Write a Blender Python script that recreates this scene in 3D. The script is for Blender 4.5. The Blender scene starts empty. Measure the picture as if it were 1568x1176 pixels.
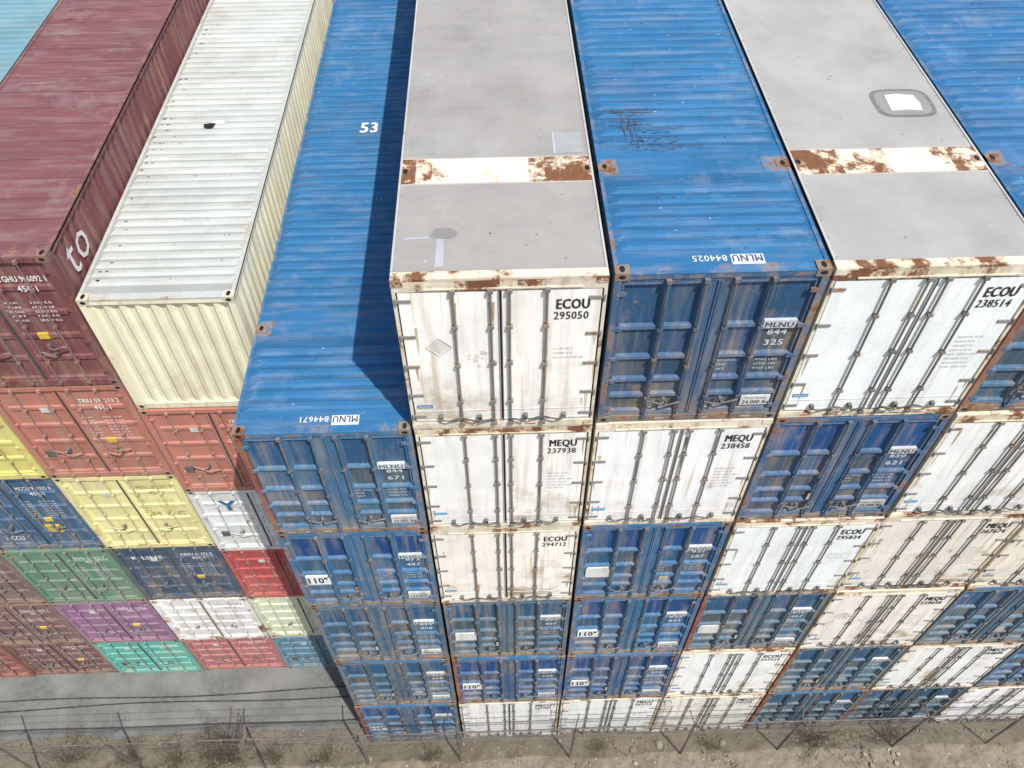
import bpy, math, random
import numpy as np
from mathutils import Matrix, Vector, noise
random.seed(7)
sc=bpy.context.scene
# ------------------------------------------------------------------ materials
def nn(nt,t,**k):
    n=nt.nodes.new(t)
    for a,b in k.items(): setattr(n,a,b)
    return n
def M(nt,op,a,b=None,clamp=False):
    n=nt.nodes.new('ShaderNodeMath'); n.operation=op; n.use_clamp=clamp
    for i,v in enumerate((a,b)):
        if v is None: continue
        if isinstance(v,(int,float)): n.inputs[i].default_value=v
        else: nt.links.new(v,n.inputs[i])
    return n.outputs[0]
def MIX(nt,f,a,b,bt='MIX'):
    n=nt.nodes.new('ShaderNodeMix'); n.data_type='RGBA'; n.blend_type=bt
    for s,v in ((n.inputs[0],f),(n.inputs[6],a),(n.inputs[7],b)):
        if isinstance(v,(int,float)): s.default_value=v
        elif isinstance(v,tuple): s.default_value=(*v,1)
        else: nt.links.new(v,s)
    return n.outputs[2]
def NOISE(nt,vec,scale,detail=4,rough=.55,mapscale=None):
    if mapscale:
        m=nn(nt,'ShaderNodeMapping'); m.inputs['Scale'].default_value=mapscale
        nt.links.new(vec,m.inputs['Vector']); vec=m.outputs[0]
    n=nn(nt,'ShaderNodeTexNoise'); n.inputs['Scale'].default_value=scale
    n.inputs['Detail'].default_value=detail; n.inputs['Roughness'].default_value=rough
    nt.links.new(vec,n.inputs['Vector']); return n.outputs[0]
def newmat(name):
    m=bpy.data.materials.new(name); m.use_nodes=True
    nt=m.node_tree; b=nt.nodes['Principled BSDF']; return m,nt,b
def paintmat(name,streak,rough=.5,bump=.15,fine=.3,chalkamt=.18,roof=False):
    m,nt,b=newmat(name)
    tc=nn(nt,'ShaderNodeTexCoord'); oi=nn(nt,'ShaderNodeObjectInfo')
    off=M(nt,'MULTIPLY',oi.outputs['Random'],73.0)
    add=nn(nt,'ShaderNodeVectorMath',operation='ADD'); nt.links.new(tc.outputs['Object'],add.inputs[0]); nt.links.new(off,add.inputs[1])
    v=add.outputs[0]
    col=nn(nt,'ShaderNodeAttribute',attribute_name='Col').outputs['Color']
    w=nn(nt,'ShaderNodeAttribute',attribute_name='Wear').outputs['Color']
    sp=nn(nt,'ShaderNodeSeparateColor'); nt.links.new(w,sp.inputs[0])
    rust,grime,stain=sp.outputs[0],sp.outputs[1],sp.outputs[2]
    n1=NOISE(nt,v,2.6,6,.68); n2=NOISE(nt,v,1.1,2,.6); n3=NOISE(nt,v,1,3,.6,streak); n4=NOISE(nt,v,24,2,.7)
    val=M(nt,'ADD',M(nt,'MULTIPLY',M(nt,'SUBTRACT',n2,.5),.45),1.0)
    val=M(nt,'ADD',val,M(nt,'MULTIPLY',M(nt,'SUBTRACT',n3,.5),.22))
    cm=nn(nt,'ShaderNodeVectorMath',operation='SCALE'); nt.links.new(col,cm.inputs[0]); nt.links.new(val,cm.inputs['Scale'])
    c=cm.outputs[0]
    chalk=M(nt,'MULTIPLY',M(nt,'MULTIPLY',M(nt,'SUBTRACT',n3,.48),4.0,True),chalkamt)
    c=MIX(nt,chalk,c,(.42,.46,.46))
    if roof:
        n6=NOISE(nt,v,.75,6,.72)
        bl=M(nt,'MULTIPLY',M(nt,'MULTIPLY',M(nt,'SUBTRACT',n6,.55),9.0,True),.13)
        c=MIX(nt,bl,c,(.50,.51,.50))
        bl2=M(nt,'MULTIPLY',M(nt,'MULTIPLY',M(nt,'SUBTRACT',.45,n6),8.0,True),.16)
        c=MIX(nt,bl2,c,(.12,.11,.09))
    g=M(nt,'MULTIPLY',M(nt,'MULTIPLY',M(nt,'SUBTRACT',n3,.47),3.2,True),grime,True)
    c=MIX(nt,g,c,(.24,.185,.12))
    if not roof:
        n5=NOISE(nt,v,1,2,.5,tuple(a*b_ for a,b_ in zip(streak,(2.4,2.4,.8))))
        dr=M(nt,'MULTIPLY',M(nt,'MULTIPLY',M(nt,'SUBTRACT',M(nt,'ADD',M(nt,'MULTIPLY',n5,.6),M(nt,'MULTIPLY',n2,.4)),.54),8.0,True),M(nt,'MULTIPLY',stain,.6),True)
        c=MIX(nt,dr,c,(.42,.29,.14))
    sx=nn(nt,'ShaderNodeSeparateXYZ'); nt.links.new(tc.outputs['Object'],sx.inputs[0])
    low=M(nt,'MULTIPLY',M(nt,'SUBTRACT',1.3,sx.outputs[2]),.13)
    st=M(nt,'MULTIPLY',M(nt,'ADD',M(nt,'SUBTRACT',M(nt,'ADD',M(nt,'MULTIPLY',n1,.45),M(nt,'MULTIPLY',n2,.55)),.565),low),7.0,True)
    st=M(nt,'MULTIPLY',st,M(nt,'MULTIPLY',M(nt,'MULTIPLY',stain,stain),.9),True)
    c=MIX(nt,st,c,MIX(nt,n1,(.54,.42,.24),(.16,.10,.055)))
    th=M(nt,'SUBTRACT',.78,M(nt,'MULTIPLY',rust,.42))
    rr=M(nt,'SUBTRACT',M(nt,'ADD',M(nt,'MULTIPLY',n1,.85),M(nt,'MULTIPLY',n4,.15)),th)
    rm=M(nt,'MULTIPLY',rr,14.0,True); halo=M(nt,'MULTIPLY',M(nt,'ADD',rr,.09),6.0,True)
    c=MIX(nt,M(nt,'MULTIPLY',halo,.6),c,(.44,.26,.12))
    c=MIX(nt,rm,c,MIX(nt,n4,(.085,.036,.02),(.27,.12,.055)))
    c=MIX(nt,M(nt,'MULTIPLY',M(nt,'SUBTRACT',n4,.45),fine,True),c,(.2,.18,.15))
    nt.links.new(c,b.inputs['Base Color'])
    ro=M(nt,'ADD',rough,M(nt,'MULTIPLY',n2,.25)); ro=M(nt,'ADD',ro,M(nt,'MULTIPLY',rm,.3),True)
    nt.links.new(ro,b.inputs['Roughness']); b.inputs['Specular IOR Level'].default_value=.28
    bp=nn(nt,'ShaderNodeBump'); bp.inputs['Strength'].default_value=bump; bp.inputs['Distance'].default_value=.04
    nt.links.new(n2,bp.inputs['Height']); nt.links.new(bp.outputs[0],b.inputs['Normal'])
    return m
MAT=[paintmat('painted_steel',(6,6,.55),.6,.3),
     paintmat('roof_paint',(1.1,7,1),.58,.6,.3,.10,True),
     paintmat('lettering_vinyl',(6,6,.55),.5,.0,.2,.05)]
def simple(name,c1,c2,scale,rough,metal=0,bump=.2,c3=None,c4=None):
    m,nt,b=newmat(name); tc=nn(nt,'ShaderNodeTexCoord')
    n=NOISE(nt,tc.outputs['Object'],scale,6,.65); n2=NOISE(nt,tc.outputs['Object'],scale*.13,3,.5)
    f=M(nt,'MULTIPLY',M(nt,'SUBTRACT',n,.35),3.0,True)
    c=MIX(nt,f,c1,c2)
    if c3: c=MIX(nt,M(nt,'MULTIPLY',M(nt,'SUBTRACT',n2,.42),5.0,True),c,c3)
    if c4:
        n3=NOISE(nt,tc.outputs['Object'],.55,5,.7)
        c=MIX(nt,M(nt,'MULTIPLY',M(nt,'MULTIPLY',M(nt,'SUBTRACT',n3,.5),8.0,True),.6),c,c4)
    nt.links.new(c,b.inputs['Base Color']); b.inputs['Roughness'].default_value=rough; b.inputs['Metallic'].default_value=metal
    bp=nn(nt,'ShaderNodeBump'); bp.inputs['Strength'].default_value=bump; bp.inputs['Distance'].default_value=.02
    nt.links.new(n,bp.inputs['Height']); nt.links.new(bp.outputs[0],b.inputs['Normal'])
    return m
# ------------------------------------------------------------------ builder
class MB:
    def __init__(s): s.v=[];s.f=[];s.c=[];s.w=[];s.m=[]
    def poly(s,pts,col,w=(0,0,0),m=0):
        n=len(s.v); s.v+= [tuple(p) for p in pts]; s.f.append(tuple(range(n,n+len(pts)))); s.c.append(col);s.w.append(w);s.m.append(m)
    def box(s,x0,x1,y0,y1,z0,z1,col,w=(0,0,0),m=0):
        n=len(s.v)
        s.v+=[(x0,y0,z0),(x1,y0,z0),(x1,y1,z0),(x0,y1,z0),(x0,y0,z1),(x1,y0,z1),(x1,y1,z1),(x0,y1,z1)]
        F=[(0,1,5,4),(1,2,6,5),(2,3,7,6),(3,0,4,7),(4,5,6,7),(3,2,1,0)]
        for k,f in enumerate(F):
            s.f.append(tuple(n+i for i in f)); s.c.append(col);s.w.append(w);s.m.append(m)
    def segbox(s,x0,x1,y0,y1,z0,z1,col,rusts,g=.2,m=0):
        n=len(rusts)
        for k,r in enumerate(rusts):
            a=x0+(x1-x0)*k/n; b=x0+(x1-x0)*(k+1)/n
            s.box(a,b,y0,y1,z0,z1,col,(r,g,0),m)
    def tube(s,pts,r,col,w=(0,0,0),sides=8,m=0):
        pts=[Vector(p) for p in pts]; rings=[]
        for i,p in enumerate(pts):
            d=(pts[min(i+1,len(pts)-1)]-pts[max(i-1,0)]).normalized()
            a=Vector((0,1,0)) if abs(d.y)<.9 else Vector((1,0,0))
            u=d.cross(a).normalized(); q=d.cross(u)
            n=len(s.v)
            rr=r[i] if isinstance(r,(list,tuple)) else r
            for k in range(sides):
                t=2*math.pi*k/sides; s.v.append(tuple(p+u*math.cos(t)*rr+q*math.sin(t)*rr))
            rings.append(n)
        for a,b in zip(rings,rings[1:]):
            for k in range(sides):
                k2=(k+1)%sides
                s.f.append((a+k,a+k2,b+k2,b+k)); s.c.append(col);s.w.append(w);s.m.append(m)
        for a in (rings[0],rings[-1]):
            s.f.append(tuple(range(a,a+sides))); s.c.append(col);s.w.append(w);s.m.append(m)
    def panel(s,x0,x1,z0,z1,y,d,b,col,w,pc,pw):
        O=[(x0,y,z0),(x1,y,z0),(x1,y,z1),(x0,y,z1)]; I=[(x0+b,y+d,z0+b),(x1-b,y+d,z0+b),(x1-b,y+d,z1-b),(x0+b,y+d,z1-b)]
        for k in range(4):
            k2=(k+1)%4; s.poly([O[k],O[k2],I[k2],I[k]],col,w)
        s.poly(I,pc,pw)
    def corr(s,p0,ax,nrm,L,z0,z1,col,w,per=.27,dep=.036,vcol=None):
        p0=Vector(p0);ax=Vector(ax);nrm=Vector(nrm)
        n=max(1,round(L/per)); per=L/n; t=[0]; o=[0]
        for k in range(n):
            b=k*per; t+=[b+per*.27,b+per*.5,b+per*.77,b+per]; o+=[0,-dep,-dep,0]
        P=[p0+ax*a+nrm*b for a,b in zip(t,o)]
        for i,(a,b) in enumerate(zip(P,P[1:])):
            s.poly([(a.x,a.y,z0),(b.x,b.y,z0),(b.x,b.y,z1),(a.x,a.y,z1)],(vcol if vcol and i%4==2 else col),w)
    def rib(s,x0,x1,y,z,wd,ht,col,w,end=.05,flat=.22,warp=0):
        a=wd/2;t=wd*flat
        ht*=random.uniform(.85,1.12); n=7
        xs=[x0+end+(x1-x0-2*end)*i/n for i in range(n+1)]
        hs=[ht*(1-warp*random.random()) for _ in xs]; ys=[y+warp*.02*random.uniform(-1,1) for _ in xs]
        for i in range(n):
            xa,xb=xs[i],xs[i+1]
            ba,bb=(x0 if i==0 else xa),(x1 if i==n-1 else xb)
            A=[(ba,y-a,z),(bb,y-a,z),(xb,ys[i+1]-t,z+hs[i+1]),(xa,ys[i]-t,z+hs[i])]
            T=[(xa,ys[i]-t,z+hs[i]),(xb,ys[i+1]-t,z+hs[i+1]),(xb,ys[i+1]+t,z+hs[i+1]),(xa,ys[i]+t,z+hs[i])]
            C=[(xa,ys[i]+t,z+hs[i]),(xb,ys[i+1]+t,z+hs[i+1]),(bb,y+a,z),(ba,y+a,z)]
            for q in (A,T,C): s.poly(q,col,w,1)
        s.poly([(x0,y+a,z),(x0,y-a,z),(xs[0],ys[0]-t,z+hs[0]),(xs[0],ys[0]+t,z+hs[0])],col,w,1)
        s.poly([(x1,y-a,z),(x1,y+a,z),(xs[-1],ys[-1]+t,z+hs[-1]),(xs[-1],ys[-1]-t,z+hs[-1])],col,w,1)
    def obj(s,name,parent=None,mats=None):
        me=bpy.data.meshes.new(name); me.from_pydata(s.v,[],s.f)
        for m in (mats or MAT): me.materials.append(m)
        me.polygons.foreach_set('material_index',s.m)
        cnt=[len(f) for f in s.f]
        for nm,src in (('Col',s.c),('Wear',s.w)):
            at=me.color_attributes.new(nm,'FLOAT_COLOR','CORNER')
            arr=np.ones((sum(cnt),4),np.float32); arr[:,:3]=np.repeat(np.array(src,np.float32),cnt,axis=0)
            at.data.foreach_set('color',arr.ravel())
        me.update()
        ob=bpy.data.objects.new(name,me); sc.collection.objects.link(ob)
        if parent: ob.parent=parent
        return ob
_tc={}
def text_geo(t):
    if t in _tc: return _tc[t]
    cu=bpy.data.curves.new('t','FONT'); cu.body=t; cu.size=1; cu.resolution_u=2; cu.space_character=1.08
    ob=bpy.data.objects.new('t',cu); sc.collection.objects.link(ob)
    dg=bpy.context.evaluated_depsgraph_get(); me=bpy.data.meshes.new_from_object(ob.evaluated_get(dg))
    v=[(a.co.x,a.co.y) for a in me.vertices]; f=[tuple(p.vertices) for p in me.polygons]
    bpy.data.objects.remove(ob); bpy.data.curves.remove(cu); bpy.data.meshes.remove(me)
    xs=[a[0] for a in v] or [0,1]; x0=min(xs); wd=max(xs)-x0
    v=[(a[0]-x0,a[1]) for a in v]
    _tc[t]=(v,f,wd); return _tc[t]
def put_text(mb,t,org,right,up,size,col,width=None,bold=0,w=(.12,.1,.0)):
    v,f,wd=text_geo(t); org=Vector(org);right=Vector(right);up=Vector(up); nr=right.cross(up)
    sx=size if width is None else width/wd
    offs=[(0,0)] if bold<=0 else [(0,0),(bold,0),(0,bold*.6),(bold,bold*.6)]
    for i,(ox,oy) in enumerate(offs):
        n=len(mb.v); o=org+right*ox*size+up*oy*size+nr*.0005*i
        mb.v+=[tuple(o+right*(a[0]*sx)+up*(a[1]*size)) for a in v]
        for q in f: mb.f.append(tuple(n+i2 for i2 in q)); mb.c.append(col);mb.w.append(w);mb.m.append(2)
XR=(1,0,0);ZU=(0,0,1)
WHITE=(.87,.87,.85);BLACK=(.02,.02,.025);STEEL=(.13,.13,.13);CREAM=(.74,.68,.54)
def jit(c,a=.08):
    k=1+random.uniform(-a,a); return tuple(min(.9,x*k*(1+random.uniform(-a,a)*.3)) for x in c)
def dus(c,a=.12,g=(.30,.29,.27)): return tuple(x*(1-a)+y*a for x,y in zip(c,g))
def walk(n,lo,hi,step=.18):
    r=random.uniform(lo,hi);o=[]
    for k in range(n): r=min(hi,max(lo,r+random.uniform(-step,step))); o.append(r)
    return o
def casting(mb,x0,y0,z0,col,w,sx=.178,sy=.162,sz=.118,top=True):
    mb.box(x0,x0+sx,y0,y0+sy,z0,z0+sz,col,w)
    cx,cy=x0+sx/2,y0+sy/2; D=(.012,.01,.01)
    if top:
        mb.poly([(cx+.034*math.cos(t),cy+.058*math.sin(t),z0+sz+.002) for t in [k*math.pi/5 for k in range(10)]],D,(0,0,0),2)
    mb.poly([(cx+.045*math.cos(t),y0-.002,z0+sz/2+.032*math.sin(t)) for t in [k*math.pi/5 for k in range(10)]],D,(0,0,0),2)
def rod(mb,x,y,z0,z1,col,w,guides,bw=.034,r=.016):
    bend=random.gauss(0,.006)
    mb.tube([(x,y,z0),(x+bend,y,(z0+z1)/2),(x,y,z1)],r,col,w)
    for g in guides: mb.box(x-bw,x+bw,y-.022,y+.035,g-.022,g+.022,col,w)
    for z in (z0,z1): mb.box(x-bw,x+bw,y-.026,y+.03,z-.03,z+.025,col,w)
def handle(mb,x,y,z,dirn,col,L=.36):
    z+=random.gauss(0,.006)
    mb.tube([(x,y-.01,z),(x+dirn*.07,y-.045,z+.03),(x+dirn*.2,y-.05,z-.02),(x+dirn*L*.8,y-.05,z-.005),(x+dirn*L,y-.03,z+.0)],[.018,.013,.011,.012,.014],col,(.2,0,0),6)
    mb.box(x+dirn*L-.025,x+dirn*L+.025,y-.02,y+.035,z-.03,z+.04,STEEL,(.3,0,0))
# ------------------------------------------------------------------ container types
W0,H0,L0=2.59,2.90,16.15
def new_container(x,y,z,sz=1):
    e=bpy.data.objects.new('shipping_container',None); sc.collection.objects.link(e)
    e.location=(x,y,z); e.scale=(1,1,sz); e.empty_display_size=.5
    return e
def shell(mb,w,l,h,col,wear,zr,sidecol=None,per=.27,dep=.036):
    sc_=sidecol or col
    mb.corr((0.0+.012,.14,0),(0,1,0),(-1,0,0),l-.28,.14,h-.1,sc_,wear,per,dep)
    mb.corr((w-.012,.14,0),(0,1,0),(1,0,0),l-.28,.14,h-.1,sc_,wear,per,dep)
    for x0,x1 in ((0,.1),(w-.1,w)):
        mb.box(x0,x1,.16,l-.16,.0,.14,sc_,wear); mb.box(x0,x1,.16,l-.16,h-.1,zr,sc_,wear)
    mb.box(.1,w-.1,.05,l-.05,.04,.12,(.06,.05,.045),wear)
def white_container(x,y,z,code,num,top=False,stain=.5,rust=.35,tint=WHITE,placard=None,stickers=True,rtint=None):
    e=new_container(x,y,z); w,h,l=W0,H0,L0
    tint=jit(tint,.03); fr=jit(CREAM,.06)
    b=MB(); shell(b,w,l,h,tint,(.2,.5,.4),h-.006,jit((.6,.5,.42)))
    b.box(0,.04,0,.14,.128,h-.205,fr,(.48,.5,.6)); b.box(w-.04,w,0,.14,.128,h-.205,fr,(.48,.5,.6))
    hh=.20
    b.segbox(.0,w,.004,.14,h-hh,h-.012,fr,walk(12,.4,.88) if top else walk(12,.3,.74),.5)
    b.segbox(0,w,-.004,.14,0,.125,fr,walk(12,.3,.78),.5)
    b.box(.3,w-.3,-.012,.004,h-hh+.03,h-hh+.05,fr,(.55,.3,0))
    for xx in (0,w-.14):
        for zz in (0,h-.105): b.box(xx-.003,xx+.143,-.008,.13,zz,zz+.1,fr,(.68,.3,0))
    b.box(0,w,l-.12,l,0,h-.012,tint,(.3,.4,.3))
    b.obj('frame_and_walls',e)
    r=MB(); g=jit(rtint or (.315,.30,.28),.02); d=2.12; rw=(.10,.20,0)
    r.box(.03,w-.03,.14,d-.3,h-.05,h,g,rw,1); r.box(.03,w-.03,d+.3,l-d-.3,h-.05,h,jit(g,.04),rw,1); r.box(.03,w-.03,l-d+.3,l-.12,h-.05,h,g,rw,1)
    for yc in (d,l-d):
        rr=[.84,.70,.52,.32,.26,.30,.38,.50,.64,.76,.84,.88] if num=='295050' else [.80,.80,.70,.55,.66,.68,.5,.42,.48,.62,.78,.82]
        r.segbox(0,w,yc-.27,yc+.27,h-.05,h+.008,(.76,.70,.57),rr,.2,1)
        for q0,q1 in ((-.3,-.27),(.27,.3)): r.box(.03,w-.03,yc+q0,yc+q1,h-.05,h+.003,(.42,.40,.36),(.4,.1,0),1)
        for xx in (.0,w-.15): casting(r,xx,yc-.08,h-.11,(.30,.20,.13),(.7,.2,0),.15,.16,.121)
    r.segbox(.0,w,.0,.139,h-.03,h+.004,fr,walk(10,.35,.8),.3,1)
    if top:
        r.box(.0,.028,.15,l-.1,h-.05,h+.012,(.45,.45,.43),(.4,.1,0),1); r.box(w-.028,w,.15,l-.1,h-.05,h+.012,(.45,.45,.43),(.4,.1,0),1)
        for k in range(40):
            for xx in (.05,w-.05):
                yy=.2+k*.35
                if abs(yy-d)>.35 : r.box(xx-.01,xx+.01,yy-.01,yy+.01,h,h+.005,(.25,.25,.25),(.2,0,0),1)
        for k in range(60):
            px,py=random.uniform(.1,w-.1),random.uniform(.2,9); s=random.uniform(.004,.015)
            if abs(py-d)>.4: r.poly([(px+s*math.cos(t)*random.uniform(.6,1.4),py+s*math.sin(t),h+.003) for t in [q*math.pi/3 for q in range(6)]],random.choice([(.55,.55,.54),(.1,.09,.08),(.2,.17,.13)]),(0,0,0),2)
        def patch(x0,x1,y0,y1,c,zz=.004):
            r.poly([(x0,y0,h+zz),(x1,y0+.02,h+zz),(x1-.01,y1,h+zz),(x0+.01,y1-.02,h+zz)],c,(.05,.1,0),1)
        if num=='295050':
            patch(.10,.48,2.5,2.95,(.275,.28,.265)); patch(2.1,2.5,2.47,2.98,(.34,.35,.345)); patch(2.08,2.12,2.46,3.0,(.44,.45,.45),.006)
            patch(.12,.75,.72,.79,(.36,.37,.38)); patch(.52,.63,.2,.76,(.40,.41,.41),.006)
            r.poly([(.44+.0,.76,h+.008),(.60,.72,h+.008),(.76,.75,h+.008),(.80,.84,h+.008),(.70,.93,h+.008),(.5,.92,h+.008)],(.23,.22,.22),(.1,.2,0),1)
        if num=='238514':
            for rr_,cc,zz in ((.44,(.17,.17,.16),.004),(.38,(.27,.27,.25),.006)):
                r.poly([(1.98+rr_*math.copysign(abs(math.cos(t))**.5,math.cos(t)),3.52+rr_*.85*math.copysign(abs(math.sin(t))**.5,math.sin(t)),h+zz) for t in [k*math.pi/12 for k in range(24)]],cc,(.2,.5,0),1)
            r.poly([(1.75,3.31,h+.009),(2.0,3.33,h+.009),(2.20,3.30,h+.009),(2.23,3.5,h+.009),(2.20,3.72,h+.009),(1.95,3.76,h+.009),(1.77,3.73,h+.009)],(.62,.63,.62),(.1,.2,0),2)
    r.obj('roof',e)
    D=MB()
    z0,z1=.14,h-hh-.015; cx=w/2
    D.box(.045,w-.045,.06,.10,.13,h-hh-.004,(.05,.05,.055),(0,0,0))
    sr=random.random()
    for i,(x0,x1) in enumerate(((.062,cx-.012),(cx+.012,w-.062))):
        k=(.6,1.0) if sr<.75 else (1.0,.7); dw=(.14+.35*rust,.10+.30*random.random()*stain,min(1,stain*k[i]))
        tt=tint if i==0 else jit(tint,.02)
        D.box(x0,x1,.012,.06,z0+.01,z1-.005,tt,dw)
        D.box(x0+.01,x1-.01,.004,.012,z0+.02,z0+.05,(.6,.6,.58),(.4,.4,0))
        D.box(x0+.01,x1-.01,.006,.012,z0+.24,z0+.255,(.6,.6,.58),(.4,.4,0))
    R=[.28*w,.455*w,.545*w,.72*w]; sg=jit((.17,.16,.145),.15)
    for k,xx in enumerate(R):
        rod(D,xx,-.026,.13,h-hh+.02,sg,(.45,.2,0),[.62,1.38,2.1] if k in(0,3) else [.62,1.42,2.1])
    for k in range(int(6+12*stain)):
        xx=random.choice(R+[.2,.1,w-.2,w-.1])+random.uniform(-.03,.03); zt_=random.choice([.6,1.36,2.08,.73,1.9,2.5]); L_=random.uniform(.12,.55); ww=random.uniform(.008,.026)
        if zt_-L_<.2: L_=zt_-.2
        D.poly([(xx-ww,.009-.0001*k,zt_),(xx+ww,.009-.0001*k,zt_),(xx+ww*.5,.009-.0001*k,zt_-L_*.6),(xx,.009-.0001*k,zt_-L_),(xx-ww*.6,.009-.0001*k,zt_-L_*.5)],random.choice([(.58,.48,.34),(.45,.33,.20),(.64,.56,.44)]),(.1,.5,.5),0)
    D.box(cx-.024,cx-.014,-.004,.012,z0,z1,(.3,.29,.27),(.3,.3,0)); D.box(cx+.012,cx+.022,-.004,.012,z0,z1,(.10,.10,.10),(.2,.2,0))
    for zz in (.28,.75,1.35,1.92,2.55):
        for sx in (0,1):
            xa,xb=(.045,.215) if sx==0 else (w-.215,w-.045)
            D.box(xa,xb,-.006,.012,zz-.022,zz+.022,(.21,.205,.195),(.45,.2,0))
            xc=.03 if sx==0 else w-.03
            D.tube([(xc,-.012,zz-.05),(xc,-.012,zz+.05)],.016,(.2,.2,.2),(.3,0,0),6)
    hc=(.10,.10,.10)
    for k,dn in ((0,-1),(1,-1),(2,1),(3,1)): handle(D,R[k],-.03,.27 if k in (0,3) else .24,dn,hc,.30 if k in (0,3) else .2)
    for k,dn in ((0,1),(3,-1)): handle(D,R[k],-.03,.27,dn,hc,.24)
    D.tube([(cx-.09,-.02,1.42),(cx-.09,-.05,1.42)],.03,sg,(.3,0,0),8)
    D.obj('doors_with_lock_rods',e)
    t=MB(); yl=.005
    put_text(t,code,(.765*w,yl,2.36),XR,ZU,.235,BLACK,.40,.05); put_text(t,num,(.755*w,yl,2.18),XR,ZU,.19,BLACK,.43,.02)
    if stickers and rust<.6:
        for k in range(random.randint(3,8)):
            s=random.choice(['MAX GROSS 67200 LBS','TARE 9850 LBS','NET 57350 LBS','30480 KG','CU CAP 3957 CF','26010 KG','H 9.6 W 8.6'])
            put_text(t,s,(.76*w,yl,1.62-k*.085),XR,ZU,.052,(.42,.42,.42),.25+.15*random.random(),0)
        t.box(.10,.32,.006,.0115,.46,.53,(.05,.25,.45),(.1,.3,0),2)
        put_text(t,'TRAILER',(.115,.003,.475),XR,ZU,.06,(.8,.8,.8),.19)
    if placard or (placard is None and random.random()<.25):
        px,pz,s=.50,1.72,.17
        for a,bq in (((px,pz+s),(px+s,pz)),((px+s,pz),(px,pz-s)),((px,pz-s),(px-s,pz)),((px-s,pz),(px,pz+s))):
            t.tube([(a[0],.004,a[1]),(bq[0],.004,bq[1])],.007,(.50,.50,.47),(.1,.2,0),4)
        t.poly([(px,.006,pz+s*.8),(px-s*.8,.006,pz),(px,.006,pz-s*.8),(px+s*.8,.006,pz)],(.66,.65,.60),(.1,.5,0),2)
        for k in range(16):
            a=random.random()*6.28; rr_=random.uniform(.02,.15); s=random.uniform(.01,.035); ox,oz=.99+rr_*math.cos(a),1.48+rr_*math.sin(a)
            t.poly([(ox+s*math.cos(q)*random.uniform(.5,1.3),.0065-.0002*k,oz+s*math.sin(q)*random.uniform(.5,1.3)) for q in [j*math.pi/4 for j in range(8)]],(.70,.68,.62),(.0,.3,.0),2)
    for k in range(14):
        if random.random()<.5:
            xa=.15+k*(w-.3)/14; t.box(xa,xa+(w-.3)/14-.02,-.0075,-.004,.045,.072,(.34,.13,.10) if k%2 else (.60,.57,.5),(.5,.9,0),2)
    t.obj('lettering',e)
    return e
BL_ROOF=(.022,.135,.295);BL_DOOR=(.036,.125,.24);BL_DEEP=(.008,.065,.21)
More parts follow.
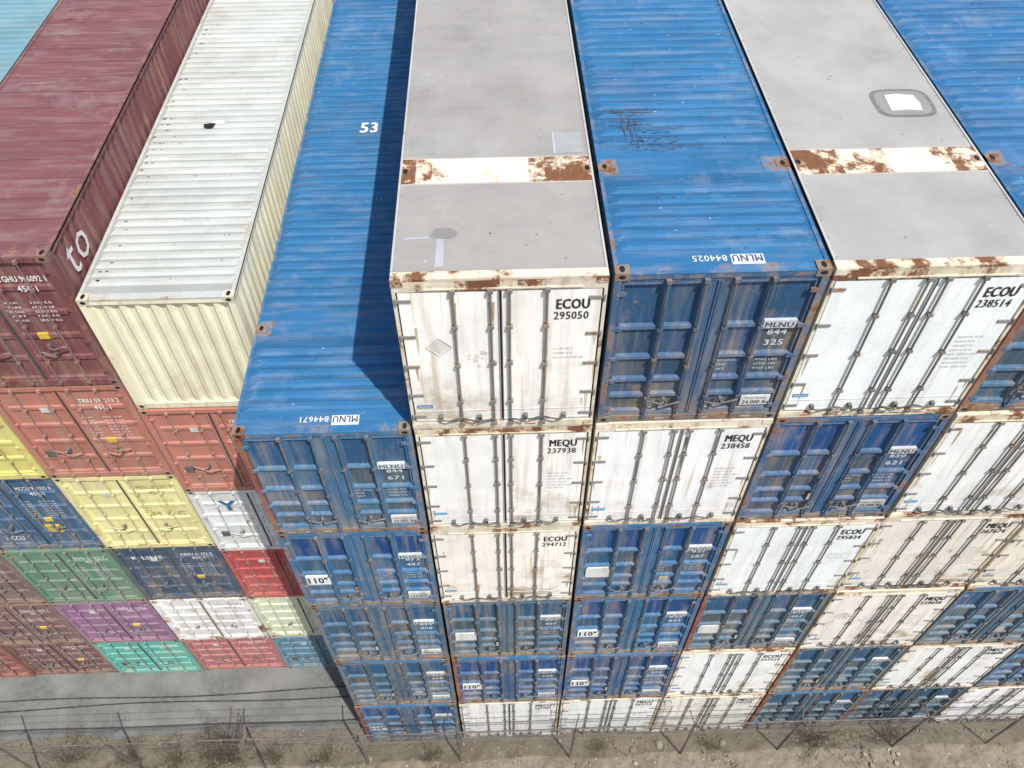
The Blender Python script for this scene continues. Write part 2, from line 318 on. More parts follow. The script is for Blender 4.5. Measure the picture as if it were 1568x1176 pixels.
def blue_container(x,y,z,top=False,num=('844','325'),wide=False,deep=False,box=False,dcol=None,rooftext=None,scr=False,marks=None):
    e=new_container(x,y,z); w,h,l=W0,H0,L0
    dc=jit(dus(dcol or BL_DOOR,.09,(.24,.25,.24)),.1); rc=jit(BL_ROOF,.03)
    b=MB(); shell(b,w,l,h,dc,(.35,.4,.3),h-.035,(.14,.04,.03) if not top else rc)
    cst=(.16,.15,.145)
    for x0 in (0,w-.09): b.box(x0,x0+.09,0,.14,.118,h-.118,dc if x0 or random.random()<.5 else (.22,.06,.045),(.5,.5,.4))
    b.box(.178,w-.178,.004,.14,h-.11,h-.030,dc,(.5,.3,0)); b.box(.178,w-.178,.0,.14,.01,.13,jit((.12,.12,.115)),(.52,.6,.6))
    b.box(.091,w-.091,.02,.139,.131,.16,dc,(.5,.6,.6))
    b.box(.091,w-.091,.02,.139,h-.16,h-.111,dc,(.4,.3,.0))
    for xx in (0,w-.178):
        casting(b,xx,-.006,0,cst,(.6,.4,0),top=False); casting(b,xx,-.006,h-.118,cst,(.66,.2,0))
    b.box(0,w,l-.12,l,0,h-.036,dc,(.3,.4,.3))
    b.obj('frame_and_walls',e)
    r=MB(); d=2.12; zt=h-.022; rw=(.14,.16,0)
    rv=tuple(q*.82 for q in rc)
    r.poly([(0,.157,zt),(w,.157,zt),(w,.42,zt),(0,.42,zt)],rc,rw,1)
    r.poly([(0,.42,zt),(w,.42,zt),(w,l,zt),(0,l,zt)],rv if top else rc,rw,1)
    r.box(.179,w-.179,0,.156,zt-.012,zt,rc,(.45,.2,0),1)
    if top:
        yy=.52
        while yy<l-.3:
            if not any(abs(yy-q)<.42 for q in (d+.12,l-d)) : r.rib(.10,w-.10,yy,zt,.17,.032,jit(rc,.04),rw,.1,.24,.25)
            yy+=.222
        for q in (d+.12,l-d): r.box(.052,w-.052,q-.32,q+.32,zt-.004,zt+.006,rc,rw,1)
        r.box(0,.05,.16,l,zt-.02,zt+.014,rc,(.42,.2,0),1); r.box(w-.05,w,.16,l,zt-.02,zt+.014,rc,(.42,.2,0),1)
        for yc in (d,l-d):
            for xx,x0,x1 in ((0,0.001,.26),(w-.178,w-.36,w-.001)):
                r.box(x0,x1,yc-.17,yc+.17,zt-.004,zt+.012,dus(rc,.15,(.2,.2,.2)),(.66,.35,0),1)
                casting(r,xx,yc-.085,h-.118,(.2,.15,.11),(.75,.2,0),.178,.162,.12)
        for k in range(90):
            px,py=random.uniform(.15,w-.15),.52+.222*random.randint(0,40); s=random.uniform(.003,.016)
            if abs(py-d-.12)>.42: r.poly([(px+s*random.uniform(.5,1)*math.cos(t)*1.8,py+s*random.uniform(.5,1)*math.sin(t)*.9,zt+.038) for t in [k2*math.pi/3 for k2 in range(6)]],(.45,.5,.53) if random.random()<.6 else (.12,.07,.04),(0,0,0),2)
        if rooftext:
            put_text(r,rooftext[4:],(.54*w-.02,.30,zt+.004),(-1,0,0),(0,-1,0),.15,(.62,.66,.70),.42,.01)
            r.poly([(.55*w,.135,zt+.0035),(.55*w+.40,.135,zt+.0035),(.55*w+.40,.315,zt+.0035),(.55*w,.315,zt+.0035)],(.60,.64,.66),(.3,.4,0),2)
            put_text(r,'MLNU',(.55*w+.38,.30,zt+.006),(-1,0,0),(0,-1,0),.17,(.03,.06,.12),.36,.03)
        if marks=='53':
            put_text(r,'53',(.53*w-.20,7.60,zt+.038),(1,0,0),(0,1,0),.50,(.7,.72,.72),.34,.05)
        if scr:
            for k in range(60):
                cx_,cy_=random.gauss(.22*w,.17),random.uniform(2.45,3.5); L_=random.uniform(.08,.8)*random.random(); a=random.gauss(0,.10)
                if random.random()<.3: cx_+=.4
                n=7; pts=[(cx_+L_*(i/n-.5),cy_+a*L_*(i/n-.5)+random.uniform(-.014,.014),zt+.0385) for i in range(n+1)]
                lo=[(p[0],p[1]-random.uniform(.003,.014),p[2]) for p in pts]
                r.poly(pts+lo[::-1],(.04,.055,.075) if random.random()<.65 else (.16,.09,.05),(0,.2,0),2)
            for k in range(3):
                cx_=(.17+.035*k)*w; cy_=3.35-.1*k
                pts=[(cx_+.03*math.sin(i*2+k),cy_-i*.13,zt+.040) for i in range(6)]
                r.poly(pts+[(p[0]+random.uniform(.004,.016),p[1],p[2]) for p in pts[::-1]],(.05,.05,.06),(0,.2,0),2)
    r.obj('roof',e)
    D=MB(); cx=w/2; dw=(.32,.38,.62); F=.03
    z0,z1=.165,h-.165; ribs=[z0+.03,.56,.90,1.36,1.93,z1-.02]
    leafs=[(.10,cx-.012,[(.13,.235*w),(.27*w,.415*w)]),(cx+.012,w-.10,[(.585*w,.73*w),(.765*w,w-.13)])]
    D.box(.092,w-.092,.10,.13,.161,h-.161,(.03,.03,.035))
    dp=jit(BL_DEEP,.15) if (wide or deep) else jit((.022,.088,.18),.1)
    for lx0,lx1,cols in leafs:
        D.box(lx0,lx1,F+.046,.10,z0,z1,dc,dw)
        xs=[lx0]+[v for c in cols for v in c]+[lx1]
        for i in range(0,len(xs),2): D.box(xs[i],xs[i+1],F,F+.044,z0,z1,dc,dw)
        for (a,bb) in cols:
            for i in range(len(ribs)-1):
                za,zb=ribs[i]+.028,ribs[i+1]-.028
                if i==len(ribs)-2: pc=jit(dp,.06)
                else:
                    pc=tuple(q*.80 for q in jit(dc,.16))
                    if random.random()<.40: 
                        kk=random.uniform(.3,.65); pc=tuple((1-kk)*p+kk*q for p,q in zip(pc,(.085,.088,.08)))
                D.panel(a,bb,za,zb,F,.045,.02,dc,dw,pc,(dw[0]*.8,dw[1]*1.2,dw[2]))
            edges=[z0]+[r0+s for r0 in ribs for s in (-.028,.028)]+[z1]
            for i in range(1,len(edges)-1,2):
                za,zb=max(z0+.001,edges[i]),min(z1-.001,edges[i+1]); D.box(a+.001,bb-.001,F-.003,F+.0435,za,zb,tuple(min(.8,q*1.3+.012) for q in dc),dw)  # ribs lighter than the door paint: highlight put into the colour
    R=[.252*w,.43*w,.57*w,.747*w]; sg=tuple(.5*a+.5*b_ for a,b_ in zip(dc,(.09,.085,.08)))
    for k,xx in enumerate(R): rod(D,xx,-.018,.14,h-.13,sg,(.46,.3,0),[.56,1.36,1.93] if k in(0,3) else [.56,1.2,1.93])
    D.box(cx-.03,cx+.03,.012,F-.004,z0,z1,tuple(q*1.1 for q in dc),dw)
    D.box(cx-.006,cx+.006,.009,.012,z0,z1,(.02,.02,.02))
    for zz in (.3,.9,1.36,1.93,2.55):
        for xa,xb in ((.05,.17),(w-.17,w-.05)): D.box(xa,xb,-.004,F-.004,zz-.03,zz+.03,dc,(.5,.3,0))
    hc=(.15,.15,.15)
    for k,dn in ((0,1),(1,-1),(2,1),(3,-1)): handle(D,R[k],-.03,.50 if k in (0,3) else .46,dn,hc,.2 if k in(1,2) else .24)
    D.obj('doors_with_lock_rods',e)
    t=MB(); yl=.026; LW=(.62,.66,.67)
    t.box(.755*w+.03,.93*w,yl-.002,yl+.045,1.87,2.01,jit((.52,.56,.58),.12),(.25,.5,.1),2)
    put_text(t,'MLNU',(.765*w+.03,yl-.005,1.89),XR,ZU,.13,(.03,.06,.1),.36,.03)
    put_text(t,num[0],(.80*w+.02,.073,1.70),XR,ZU,.15,LW,.25,.03); put_text(t,num[1],(.80*w+.02,.073,1.50),XR,ZU,.15,LW,.25,.03)
    for k,s in enumerate(['MAX.GROSS','TARE','NET']):
        put_text(t,s,(.59*w,.072,1.20-k*.09),XR,ZU,.06,LW,.26 if k==0 else .14,0); put_text(t,random.choice(['67200 LBS','9760 LBS','30480 KG']),(.79*w,.072,1.20-k*.09),XR,ZU,.06,LW,.30,0)
    q0=random.uniform(-.03,.03)
    if random.random()<.85 or top:
        t.box(.765*w+.03,.955*w-random.random()*.05,yl-.002,.068,.26+q0,.46+q0,jit((.56,.58,.56),.15),(.3,.8,.2),2)
        put_text(t,'24,000 lbs',(.79*w,yl-.005,.29+q0),XR,ZU,.11,BLACK,.38,.02); put_text(t,'Floor Rating',(.80*w,yl-.005,.40+q0),XR,ZU,.05,BLACK,.3,0)
    if wide:
        t.box(.06*w,.235*w+.03,yl-.004,.068,.94,1.26,(.70,.72,.71),(.15,.5,.1),2); put_text(t,'110"',(.075*w,yl-.008,1.0),XR,ZU,.3,BLACK,.36,.04)
    elif box: t.box(.06*w,.235*w,yl-.004,.068,.92,1.28,(.66,.66,.64),(.15,.5,.2),2)
    if random.random()<.5: t.box(.62*w,.69*w,.060,.071,.64,.78,(.44,.41,.30),(.3,.5,0),2)
    if random.random()<.5: t.box(.40*w,.42*w+.03,.0,.009,.62,.80,(.5,.47,.4),(.5,.5,0),2)
    for k in range(14):
        if random.random()<.5:
            xa=.2+k*(w-.4)/14; t.box(xa,xa+(w-.4)/14-.02,-.0035,-.0005,.05,.076,(.28,.10,.08) if k%2 else (.42,.41,.38),(.45,.9,0),2)
    t.obj('lettering',e)
    return e
def iso_container(x,y,z,hh,col,code='TGHU 906092 1',typ='45G1',txt=WHITE,roof=None,top=False,end=False,rust=.28,extra=None,ribh=.012,sidetext=None,grime=.36,l=12.19):
    w=2.438; h=2.59; e=new_container(x,y,z,hh/h)
    col=jit(dus(col,.13),.04); wear=(rust,grime,.45); rc=roof or col
    b=MB(); shell(b,w,l,h,col,wear,h-.022)
    for x0 in (0,w-.11): b.box(x0,x0+.11,0,.15,.118,h-.118,col,(rust+.12,grime,.4))
    b.box(.179,w-.179,.004,.12,h-.115,h-.026,col,wear); b.box(.178,w-.178,0,.12,0,.13,col,(rust+.18,grime,.5))
    cc=tuple(.6*q+.4*p for q,p in zip(col,(.22,.18,.14)))
    for xx in (0,w-.178):
        for yy in (0,l-.162):
            casting(b,xx,yy-.005,h-.118,cc,(.55,.2,0)); casting(b,xx,yy-.005,0,cc,(.5,.3,0),top=False)
    b.box(0,w,l-.12,l-.01,.1,h-.026,col,wear)
    b.obj('frame_and_walls',e)
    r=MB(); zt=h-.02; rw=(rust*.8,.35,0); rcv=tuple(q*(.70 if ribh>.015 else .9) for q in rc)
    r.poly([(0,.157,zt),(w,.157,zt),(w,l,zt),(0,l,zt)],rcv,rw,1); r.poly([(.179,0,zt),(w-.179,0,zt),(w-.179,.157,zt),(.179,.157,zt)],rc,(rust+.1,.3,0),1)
    if top:
        p=.209; yy=.42
        while yy<l-.3:
            if ribh>.015: r.rib(.06+random.uniform(0,.03),w-.06-random.uniform(0,.02),yy+random.uniform(-.006,.006),zt,.180,ribh,jit(rc,.04),rw,.05,.20,.38)
            elif ribh>.007: r.rib(.07,w-.07,yy,zt,.12,ribh,rc,rw,.05)
            yy+=p
        if ribh<=.007:
            yy=.35
            while yy<l-.8:
                r.box(.065,w-.065,yy,yy+.50,zt-.004,zt+.007+random.uniform(0,.002),jit(rc,.03),rw,1); yy+=.525
            for k in range(34):
                cx_,cy_=random.uniform(.1,w*.75),random.choice([random.uniform(4.5,8),random.uniform(.6,11)]); L_=random.uniform(.1,.8)
                r.poly([(cx_,cy_,zt+.0115),(cx_+L_*.5,cy_+random.uniform(-.03,.03),zt+.0115),(cx_+L_,cy_+.02,zt+.0115),(cx_+L_*.6,cy_+.035,zt+.0115)],random.choice([(.10,.06,.05),(.30,.17,.17),(.24,.10,.09)]),(.2,.4,0),1)
        for x0 in (0,w-.06): r.box(x0,x0+.06,.16,l-.16,zt-.03,zt+.018,rc,(rust+.15,.3,0),1)
        r.box(.179,w-.179,.001,.05,zt-.02,zt+.014,rc,(rust+.2,.3,0),1)
        if extra=='hole':
            q=lambda sx,sy,ox,oy,zz,n=12:[(.46*w+ox+sx*random.uniform(.6,1.1)*math.cos(k*2*math.pi/n),4.75+oy+sy*random.uniform(.6,1.1)*math.sin(k*2*math.pi/n),zt+zz) for k in range(n)]
            r.poly(q(.17,.09,.13,.09,.040),(.75,.77,.77),(0,0,0),2); r.poly(q(.15,.09,-.03,0,.042),(.008,.008,.008),(0,0,0),2)
            for k in range(60):
                px,py=(.05+random.random()*.10)*w,.42+.209*random.randint(0,40); s=random.uniform(.006,.024)
                r.poly([(px+s*math.cos(t)*random.uniform(.6,1.4)*1.8,py+s*.7*math.sin(t),zt+.040) for t in [q_*math.pi/3 for q_ in range(6)]],(.13,.13,.125),(0,0,0),2)
            for k in range(60):
                px,py=random.uniform(.1,.95)*w,.42+.209*random.randint(0,40); s=random.uniform(.004,.012)
                r.poly([(px+s*math.cos(t)*random.uniform(.6,1.4),py+s*math.sin(t),zt+.040) for t in [q_*math.pi/3 for q_ in range(6)]],(.08,.05,.03),(0,0,0),2)
    r.obj('roof',e)
    D=MB(); cx=w/2
    if end:
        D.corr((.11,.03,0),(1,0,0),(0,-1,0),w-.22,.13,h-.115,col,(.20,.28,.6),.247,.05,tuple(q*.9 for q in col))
        D.obj('corrugated_end_wall',e)
    else:
        z0,z1=.135,h-.12; F=.03
        nr=5; ribs=[z0+(z1-z0)*k/nr for k in range(nr+1)]
        D.box(.112,w-.112,.10,.13,.131,h-.116,(.03,.03,.03))
        for lx0,lx1 in ((.12,cx-.008),(cx+.008,w-.12)):
            D.box(lx0,lx1,F+.04,.10,z0,z1,col,wear)
            D.box(lx0,lx0+.06,F,F+.039,z0,z1,col,wear); D.box(lx1-.06,lx1,F,F+.039,z0,z1,col,wear)
            for i in range(nr):
                D.panel(lx0+.06,lx1-.06,ribs[i]+.035,ribs[i+1]-.035,F,.030,.03,col,wear,jit(col,.07),(rust*.9,grime*1.1,.45))
            for i in range(nr+1):
                D.box(lx0+.061,lx1-.061,F+.0005,F+.039,max(z0+.001,ribs[i]-.035),min(z1-.001,ribs[i]+.035),col,wear)
        R=[.20*w,.40*w,.60*w,.80*w]; sg=tuple(.6*c+.4*g for c,g in zip(col,(.25,.24,.23)))
        for xx in R: rod(D,xx,-.018,.10,h-.08,sg,(.45,.3,0),[.55,1.3,2.0],.028,.015)
        D.box(cx-.015,cx+.015,.012,F-.001,z0,z1,(.06,.06,.06))
        for k,dn in ((0,1),(1,-1),(2,1),(3,-1)): handle(D,R[k],-.03,.9 if k in(0,3) else .8,dn,sg,.28)
        for zz in (.3,.95,1.6,2.3):
            for xa,xb in ((.06,.18),(w-.18,w-.06)): D.box(xa,xb,-.002,F-.001,zz-.025,zz+.025,col,(.45,.3,0))
        D.obj('doors_with_lock_rods',e)
        t=MB(); yl=.026; TW=(.18,.35,.2)
        put_text(t,code,(.615*w,yl,2.13),XR,ZU,.15,txt,.72,.02,TW); put_text(t,typ,(.70*w,yl,1.95),XR,ZU,.15,txt,.3,.02,TW)
        for k in range(random.randint(4,8)):
            put_text(t,random.choice(['MAX.WT.','TARE','PAYLOAD','CU.CAP.','NET']),(.56*w,yl,1.72-k*.085),XR,ZU,.060,txt,.22,.0,TW)
            put_text(t,random.choice(['32,500 KG','3,940 KG','28,560 KG','76.4 CU.M','67,200 LB']),(.72*w,yl,1.72-k*.085),XR,ZU,.060,txt,.34,.0,TW)
        if extra!='plain':
            if random.random()<.6: t.box(.64*w,.71*w,yl-.003,yl+.04,1.02,1.13,(.62,.45,.06),(.1,.3,0),2)
            t.box(.30*w,.36*w,yl-.002,yl+.04,1.9,2.02,(.55,.57,.55),(.1,.3,0),2)
            if random.random()<.6: t.box(.10*w,.17*w,yl-.002,yl+.04,.62,.8,(.10,.10,.10),(.1,.2,0),2)
        if extra=='Y': put_text(t,'Y',(.21*w,yl-.003,1.75),XR,ZU,.55,(.02,.12,.3),.36,.06,TW)
        if extra=='star': put_text(t,'MCCU',(.16*w,yl-.003,.35),XR,ZU,.2,txt,.4,.02,TW); t.box(.58*w,.72*w,yl-.004,yl+.04,.6,.85,(.6,.42,.05),(.2,.4,0),2)
        if extra=='K': put_text(t,'K LINE',(.14*w,yl-.003,2.0),XR,ZU,.22,txt,.7,.02,TW)
        if extra=='G': put_text(t,'M S C',(.62*w,yl-.003,1.2),XR,ZU,.2,(.35,.33,.1),.7,.01,TW)
        t.obj('lettering',e)
    if sidetext:
        t=MB(); put_text(t,sidetext,(w-.008,.42,h-.72),(0,1,0),ZU,.85,(.66,.62,.62),None,.0,(.3,.5,0)); t.obj('side_lettering',e)
    return e
# ------------------------------------------------------------------ main block
P_,HP=2.65,2.925
def pos(c,L): return (c*P_+.03,0,(L-1)*HP)
def Wc(c,L,code='MECU',num=None,**k):
    num=num or str(random.randint(230000,299999)); x,y,z=pos(c,L); return white_container(x+random.uniform(-.01,.01),y+random.uniform(-.03,.03),z,code,num,**k)
def Bc(c,L,**k):
    x,y,z=pos(c,L); k.setdefault('num',(str(random.randint(810,899)),str(random.randint(100,999)))); return blue_container(x+random.uniform(-.01,.01),y+random.uniform(-.03,.03),z,**k)
BRIGHT=(.022,.125,.28); DULL=(.055,.13,.20)
Wc(1,6,'ECOU','295050',top=True,stain=.8,rust=.2,tint=(.90,.88,.83),placard=True)
Bc(2,6,top=True,num=('844','325'),rooftext='MLNU844025',scr=True,dcol=(.028,.098,.20))
Wc(3,6,'ECOU','238514',top=True,stain=.35,rust=.05,tint=(.84,.88,.88),placard=False,rtint=(.36,.352,.33))
Bc(4,6,top=True); Bc(5,6,top=True)
Bc(0,5,top=True,num=('844','671'),rooftext='MLNU844671',marks='53',dcol=(.030,.13,.25))
Wc(1,5,'MEQU','237938',stain=.85,rust=.15,tint=(.89,.88,.84),placard=False); Wc(2,5,'MEQU','238458',stain=.85,rust=.15,tint=(.87,.87,.87),placard=False)
Bc(3,5,dcol=(.030,.11,.23),deep=True); Wc(4,5,stain=.9,rust=.2,tint=(.83,.84,.83)); Wc(5,5,stain=1)
Bc(0,4,wide=True,dcol=BRIGHT); Wc(1,4,'ECOU','294712',stain=1,rust=.4,tint=(.87,.83,.74),placard=False); Bc(2,4,deep=True,box=True,dcol=BRIGHT)
Wc(3,4,'ECOU','295834',stain=.5,rust=.1,tint=(.83,.86,.85)); Wc(4,4,'MEQU',stain=1,rust=.5,tint=(.79,.75,.66)); Wc(5,4,stain=1,rust=.5,tint=(.76,.70,.59)); Wc(6,4,stain=.8)
Bc(0,3,dcol=(.040,.115,.20)); Bc(1,3,box=True,dcol=DULL); Bc(2,3,wide=True,dcol=BRIGHT); Bc(3,3,box=True,dcol=(.06,.13,.20)); Wc(4,3,'MEQU','239038',stain=1,rust=.4,tint=(.84,.81,.74)); Bc(5,3,dcol=DULL); Bc(6,3,dcol=(.03,.08,.14))
Bc(0,2,dcol=DULL); Bc(1,2,wide=True,dcol=(.032,.10,.22)); Bc(2,2,wide=True,dcol=(.034,.105,.22)); Wc(3,2,'ECOU',stain=.6,tint=(.84,.85,.83)); Bc(4,2,dcol=DULL); Wc(5,2,stain=.95,tint=(.79,.79,.75)); Bc(6,2); Bc(7,2,dcol=DULL)
Bc(0,1,wide=True,dcol=(.037,.12,.23)); Wc(1,1,stain=.65,tint=(.82,.84,.82)); Wc(2,1,stain=.65,tint=(.80,.81,.78)); Wc(3,1,stain=.9,tint=(.81,.79,.72)); Bc(4,1,dcol=DULL); Bc(5,1,dcol=(.05,.12,.17)); Wc(6,1,stain=.7); Wc(7,1,stain=.7); Bc(7,3); Bc(8,1)
# ------------------------------------------------------------------ left group
gX,gY,gW=-2.625,2.176,2.472
ta=[0,2.3,4.8,7.5,10.42,13.25,16.2]; tb=[0,2.25,4.75,7.25,9.8,12.53,15.27]
def I(i,L,t,col,**k): iso_container(gX+(i-3)*gW+.017,gY+random.uniform(-.04,.04),t[L-1],t[L]-t[L-1]-.02,col,**k)
OR=(.44,.155,.11)
I(3,6,tb,(.90,.86,.62),roof=(.46,.485,.455),top=True,end=True,extra='hole',ribh=.036,rust=.2)
I(3,5,tb,(.47,.155,.11),code='TRIU 540218 7')
I(3,4,tb,(.76,.80,.80),code='YMLU 830114 2',extra='Y',txt=(.03,.1,.3))
I(3,3,tb,(.46,.05,.06),code='KKFU 771230 4')
I(3,2,tb,(.66,.72,.52),code='CAXU 690311 0',txt=(.1,.2,.1)); I(3,1,tb,(.10,.25,.35),code='SUDU 712 001 5')
I(2,6,ta,(.155,.024,.031),roof=(.18,.068,.076),top=True,sidetext='to',rust=.25,ribh=.005)
I(2,5,ta,OR,code='TRIU 591213 2'); I(2,4,ta,(.80,.74,.33),code='MEDU 872372 7',txt=(.34,.31,.10),extra='G')
I(2,3,ta,(.012,.052,.11),code='KBHU 62371 0',extra='K'); I(2,2,ta,(.80,.81,.79),code='TCLU 620118 4',txt=(.15,.15,.2),rust=.45); I(2,1,ta,(.46,.15,.155))
I(1,6,ta,(.15,.38,.46),roof=(.15,.30,.35),top=True,ribh=.01); I(1,5,ta,(.72,.64,.18),txt=(.2,.18,.05)); I(1,4,ta,(.012,.09,.20),code='MCCU 901333 0',extra='star')
I(1,3,ta,(.09,.21,.145),code='EGHU 310021 7',extra='plain'); I(1,2,ta,(.27,.13,.25),code='ONEU 201140 1'); I(1,1,ta,(.10,.45,.37),code='TEMU 330192 0')
I(0,6,ta,(.2,.05,.05),top=True); I(0,5,ta,(.2,.1,.08)); I(0,4,ta,(.17,.10,.085)); I(0,3,ta,(.16,.10,.09)); I(0,2,ta,(.17,.09,.08)); I(0,1,ta,(.17,.07,.07))
I(-1,5,ta,(.1,.2,.2)); I(-1,4,ta,(.2,.1,.08)); I(-1,3,ta,(.2,.09,.07)); I(-1,2,ta,(.1,.12,.2)); I(-1,1,ta,(.24,.06,.05)); I(-2,1,ta,(.2,.05,.05)); I(-2,2,ta,(.3,.3,.3)); I(-2,3,ta,(.2,.1,.1))
# ------------------------------------------------------------------ ground
asph=simple('asphalt',(.115,.122,.117),(.17,.175,.165),7,.9,0,.3,(.195,.198,.185),(.135,.13,.115))
dirt=simple('dirt',(.12,.098,.070),(.27,.235,.175),14,.95,0,.8,(.22,.19,.14),(.13,.106,.070))
def sheet(name,x0,x1,y0,y1,z,mat):
    me=bpy.data.meshes.new(name); me.from_pydata([(x0,y0,z),(x1,y0,z),(x1,y1,z),(x0,y1,z)],[],[(0,1,2,3)]); me.materials.append(mat)
    ob=bpy.data.objects.new(name,me); sc.collection.objects.link(ob); return ob
sheet('ground',-1200,1200,-1200,1200,-.012,dirt)
sheet('asphalt_yard',-80,120,-.05,140,-.006,asph)
nx,ny=820,90; xs=np.linspace(-19,22,nx); ys=np.linspace(-3.8,.45,ny)
V=[];F=[]
for j,yv in enumerate(ys):
    for i,xv in enumerate(xs):
        hgt=.10*noise.fractal(Vector((xv*.8,yv*.8,0)),1,2,3)+.05*noise.fractal(Vector((xv*4,yv*4,3)),.8,2,4)
        edge=.08*noise.noise(Vector((xv*.9,0,5)))
        k=min(1,max(0,(-.12+edge*.6-yv)/.5)) if xv>-.2 else min(1,max(0,(.35+edge*2-yv)/.6))
        V.append((xv,yv,(-.02 if k<=0 else .0)+ (hgt+.07)*k))
for j in range(ny-1):
    for i in range(nx-1):
        a=j*nx+i; F.append((a,a+1,a+nx+1,a+nx))
me=bpy.data.meshes.new('dirt_verge'); me.from_pydata(V,[],F); me.materials.append(dirt); me.polygons.foreach_set('use_smooth',[True]*len(F))
sc.collection.objects.link(bpy.data.objects.new('dirt_verge',me))
import bmesh
bmx=bmesh.new(); bmesh.ops.create_icosphere(bmx,subdivisions=1,radius=1); iv=[v.co.copy() for v in bmx.verts]; ifc=[tuple(v.index for v in f.verts) for f in bmx.faces]; bmx.free()
g=MB()
for k in range(4200):
    xv=random.uniform(-15,20); yv=random.uniform(-2.2,-.15 if xv>-.2 else .35); s=min(.11,.014*math.exp(random.gauss(.35,.6)))
    if yv>-.35: s=min(s,.04)
    n=len(g.v); a=random.random()*6.28; sx,sy,sz_=s*random.uniform(.7,1.5),s*random.uniform(.7,1.3),s*random.uniform(.4,.8)
    for v in iv:
        q=random.uniform(.75,1.15); X,Y=v.x*sx*q,v.y*sy*q
        g.v.append((xv+X*math.cos(a)-Y*math.sin(a),yv+X*math.sin(a)+Y*math.cos(a),.05+v.z*sz_*q))
    c=random.choice([(.24,.21,.165),(.18,.155,.12),(.33,.30,.25),(.12,.105,.09)])
    for f in ifc: g.f.append(tuple(n+i for i in f)); g.c.append(c);g.w.append((0,.2,0));g.m.append(0)
g.obj('gravel')
for off in (0,.22):
    c=MB(); pts=[(xv,1.2+off*1.0+.05*math.sin(xv*.7+off*9)+.012*(xv+8),.02) for xv in np.linspace(-20,-.4,50)]
    c.tube(pts,.017,(.03,.03,.03),(0,.1,0),6); c.obj('cable_shadow_strip')  # black tubes laid on the yard to stand in for power cable shadows
# ------------------------------------------------------------------ fence
fe=bpy.data.objects.new('chain_link_fence',None); sc.collection.objects.link(fe)
fy,fh=-.62,2.55; G=(.12,.11,.10)
p=MB()
for xv in np.arange(-17.5,22,2.9):
    xv+=random.uniform(-.25,.25); lean=random.uniform(-.08,.08)
    p.tube([(xv,fy,-.1),(xv+lean,fy,fh)],.03,G,(.4,.2,0),8)
    p.tube([(xv+lean,fy,fh),(xv+lean+random.uniform(-.1,.25),fy-.28,fh+.38)],.018,G,(.5,.2,0),6)
    p.tube([(xv+lean,fy,fh),(xv+lean-random.uniform(-.1,.2),fy+.25,fh+.36)],.018,G,(.5,.2,0),6)
p.tube([(xv,fy,fh+.02*math.sin(xv*1.3)) for xv in np.linspace(-19,22,60)],.021,G,(.3,.2,0),6); p.obj('posts_and_rails',fe)
wv=MB()
for dy,dz in ((-.1,.14),(-.2,.27),(-.28,.38),(.12,.18),(.24,.35)):
    pts=[(xv,fy+dy+.015*math.sin(xv*2.1+dz*30),fh+dz-.04*abs(math.sin((xv)*1.083))) for xv in np.linspace(-19,22,110)]
    wv.tube(pts,.005,(.08,.075,.07),(.3,.2,0),4)
    for q in np.arange(-18,22,.16):
        z_=fh+dz-.04*abs(math.sin(q*1.083)); wv.tube([(q-.02,fy+dy-.02,z_-.02),(q+.02,fy+dy+.02,z_+.02)],.003,(.12,.11,.1),(.3,0,0),3)
wv.obj('barbed_wire',fe)
nt_=MB(); sp=.075; hN=2.5
for k in range(int((41+hN)/sp)):
    x0=-19-hN+k*sp
    for s_ in (1,-1):
        xa,xb=(x0,x0+hN) if s_>0 else (x0+hN,x0)
        if min(xa,xb)<-19 : continue
        pts=[(xa+(xb-xa)*t,fy+.05*math.sin((xa+(xb-xa)*t)*1.7+t*4)+(.006*s_),.05+(hN-.05)*t) for t in (0,.25,.5,.75,1)]
        for a,b_ in zip(pts,pts[1:]):
            r_=.0045; nt_.poly([(a[0]-r_,a[1],a[2]),(a[0]+r_,a[1],a[2]),(b_[0]+r_,b_[1],b_[2]),(b_[0]-r_,b_[1],b_[2])],(.14,.115,.085),(.3,.3,0))
nt_.obj('wire_netting',fe)
def shrub(x,y,s,n,leaf):
    m=MB()
    for k in range(n):
        a=random.random()*6.28; q=Vector((x+random.gauss(0,.1*s),y+random.gauss(0,.05*s),.02)); d=Vector((math.cos(a)*.7,math.sin(a)*.5,random.uniform(.4,1.3))).normalized(); pts=[q.copy()]
        for j in range(6):
            d=(d+Vector((random.gauss(0,.3),random.gauss(0,.3),random.gauss(0,.2)-.03))).normalized(); q=q+d*.16*s*random.uniform(.6,1.2); pts.append(q.copy())
            for u in range(leaf):
                c=q+Vector((random.gauss(0,.05),random.gauss(0,.05),random.gauss(0,.05))); e1=Vector((random.gauss(0,1),random.gauss(0,1),random.gauss(0,1))).normalized()*.022; e2=e1.cross(Vector((random.random(),random.random(),random.random()))).normalized()*.012
                m.poly([c-e1,c+e2,c+e1,c-e2],random.choice([(.13,.10,.05),(.07,.07,.03),(.18,.14,.07)]),(0,.2,0))
        m.tube(pts,[.008*s*(1-i/8) for i in range(7)],(.07,.05,.035),(0,.2,0),4)
    m.obj('dry_shrub')
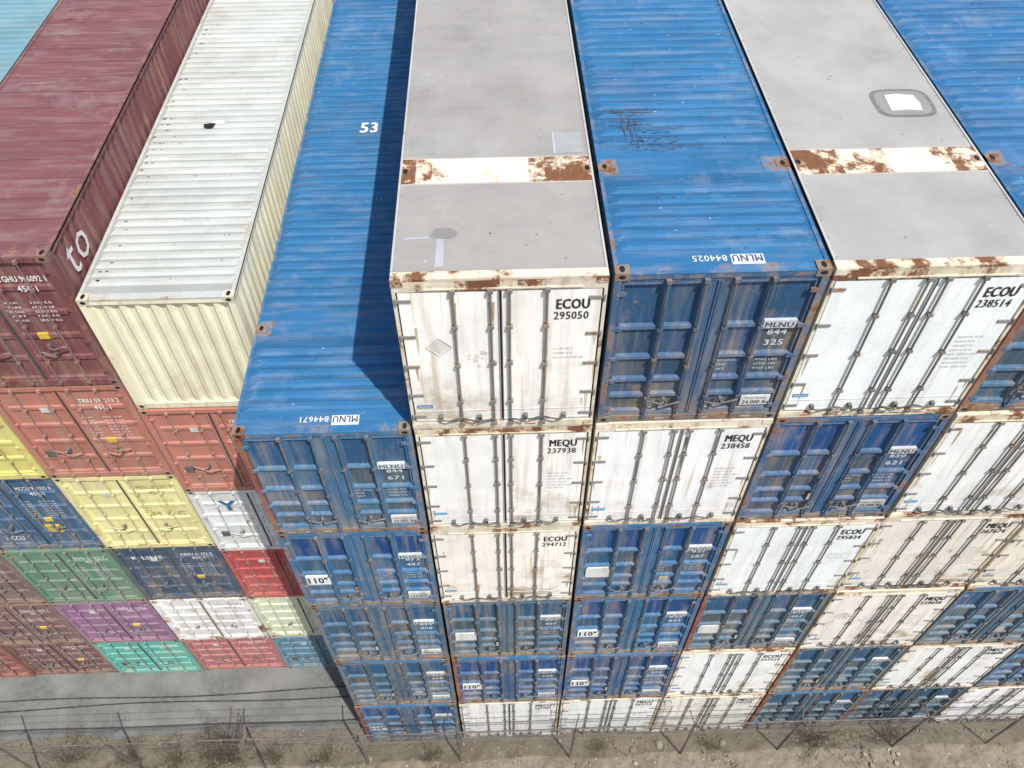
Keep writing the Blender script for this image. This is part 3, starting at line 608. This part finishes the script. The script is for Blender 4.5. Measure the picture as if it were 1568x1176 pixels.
for a in ((-3.9,-.25,1.5,55,5),(-5.3,-.4,.9,25,6),(-8.2,-.2,1,30,5),(-1.2,-.45,.8,20,5),(12.5,-.35,1.2,35,5),(14.6,-.4,1.0,25,5),(6.5,-.4,.6,14,4),(-11,-.2,1.1,30,5),(-6.6,-.3,.7,22,7),(-2.6,-.35,.6,18,7),(1.8,-.5,.5,14,6),(9.6,-.45,.6,16,6)): shrub(*a)
# ------------------------------------------------------------------ light
world=bpy.data.worlds.new("World"); sc.world=world; world.use_nodes=True; wn=world.node_tree
bg=wn.nodes['Background']; sky=wn.nodes.new('ShaderNodeTexSky'); sky.sky_type='NISHITA'; sky.sun_disc=False; sky.dust_density=2.0
sv=Vector((1.0,-1.36,2.85)).normalized()
sky.sun_elevation=math.asin(sv.z); sky.sun_rotation=math.atan2(sv.x,sv.y)
wn.links.new(sky.outputs[0],bg.inputs[0]); bg.inputs[1].default_value=.15
sl=bpy.data.lights.new('sun','SUN'); sl.energy=4.9; sl.angle=math.radians(.6); sl.color=(1,.965,.91)
so=bpy.data.objects.new('sun',sl); sc.collection.objects.link(so); so.rotation_euler=sv.to_track_quat('Z','Y').to_euler(); so.location=(10,-20,40)
# ------------------------------------------------------------------ camera
pitch,yaw,roll=.8746,.0239,-.0080
cp,sp_=math.cos(pitch),math.sin(pitch); cy,sy=math.cos(yaw),math.sin(yaw)
Fv=Vector((sy*cp,cy*cp,-sp_)); rv=Vector((cy,-sy,0)); uv=rv.cross(Fv); cr,sr=math.cos(roll),math.sin(roll)
r2=cr*rv+sr*uv; u2=-sr*rv+cr*uv
cam=bpy.data.cameras.new('camera'); co=bpy.data.objects.new('camera',cam); sc.collection.objects.link(co)
mw=Matrix.Identity(4)
for i in range(3): mw[i][0]=r2[i]; mw[i][1]=u2[i]; mw[i][2]=-Fv[i]
mw[0][3],mw[1][3],mw[2][3]=3.938,-7.108,24.059
co.matrix_world=mw; cam.sensor_width=36; cam.lens=28.58; cam.clip_end=4000; cam.clip_start=.1
sc.camera=co
sc.view_settings.view_transform='Standard'; sc.view_settings.look='None'; sc.view_settings.exposure=0
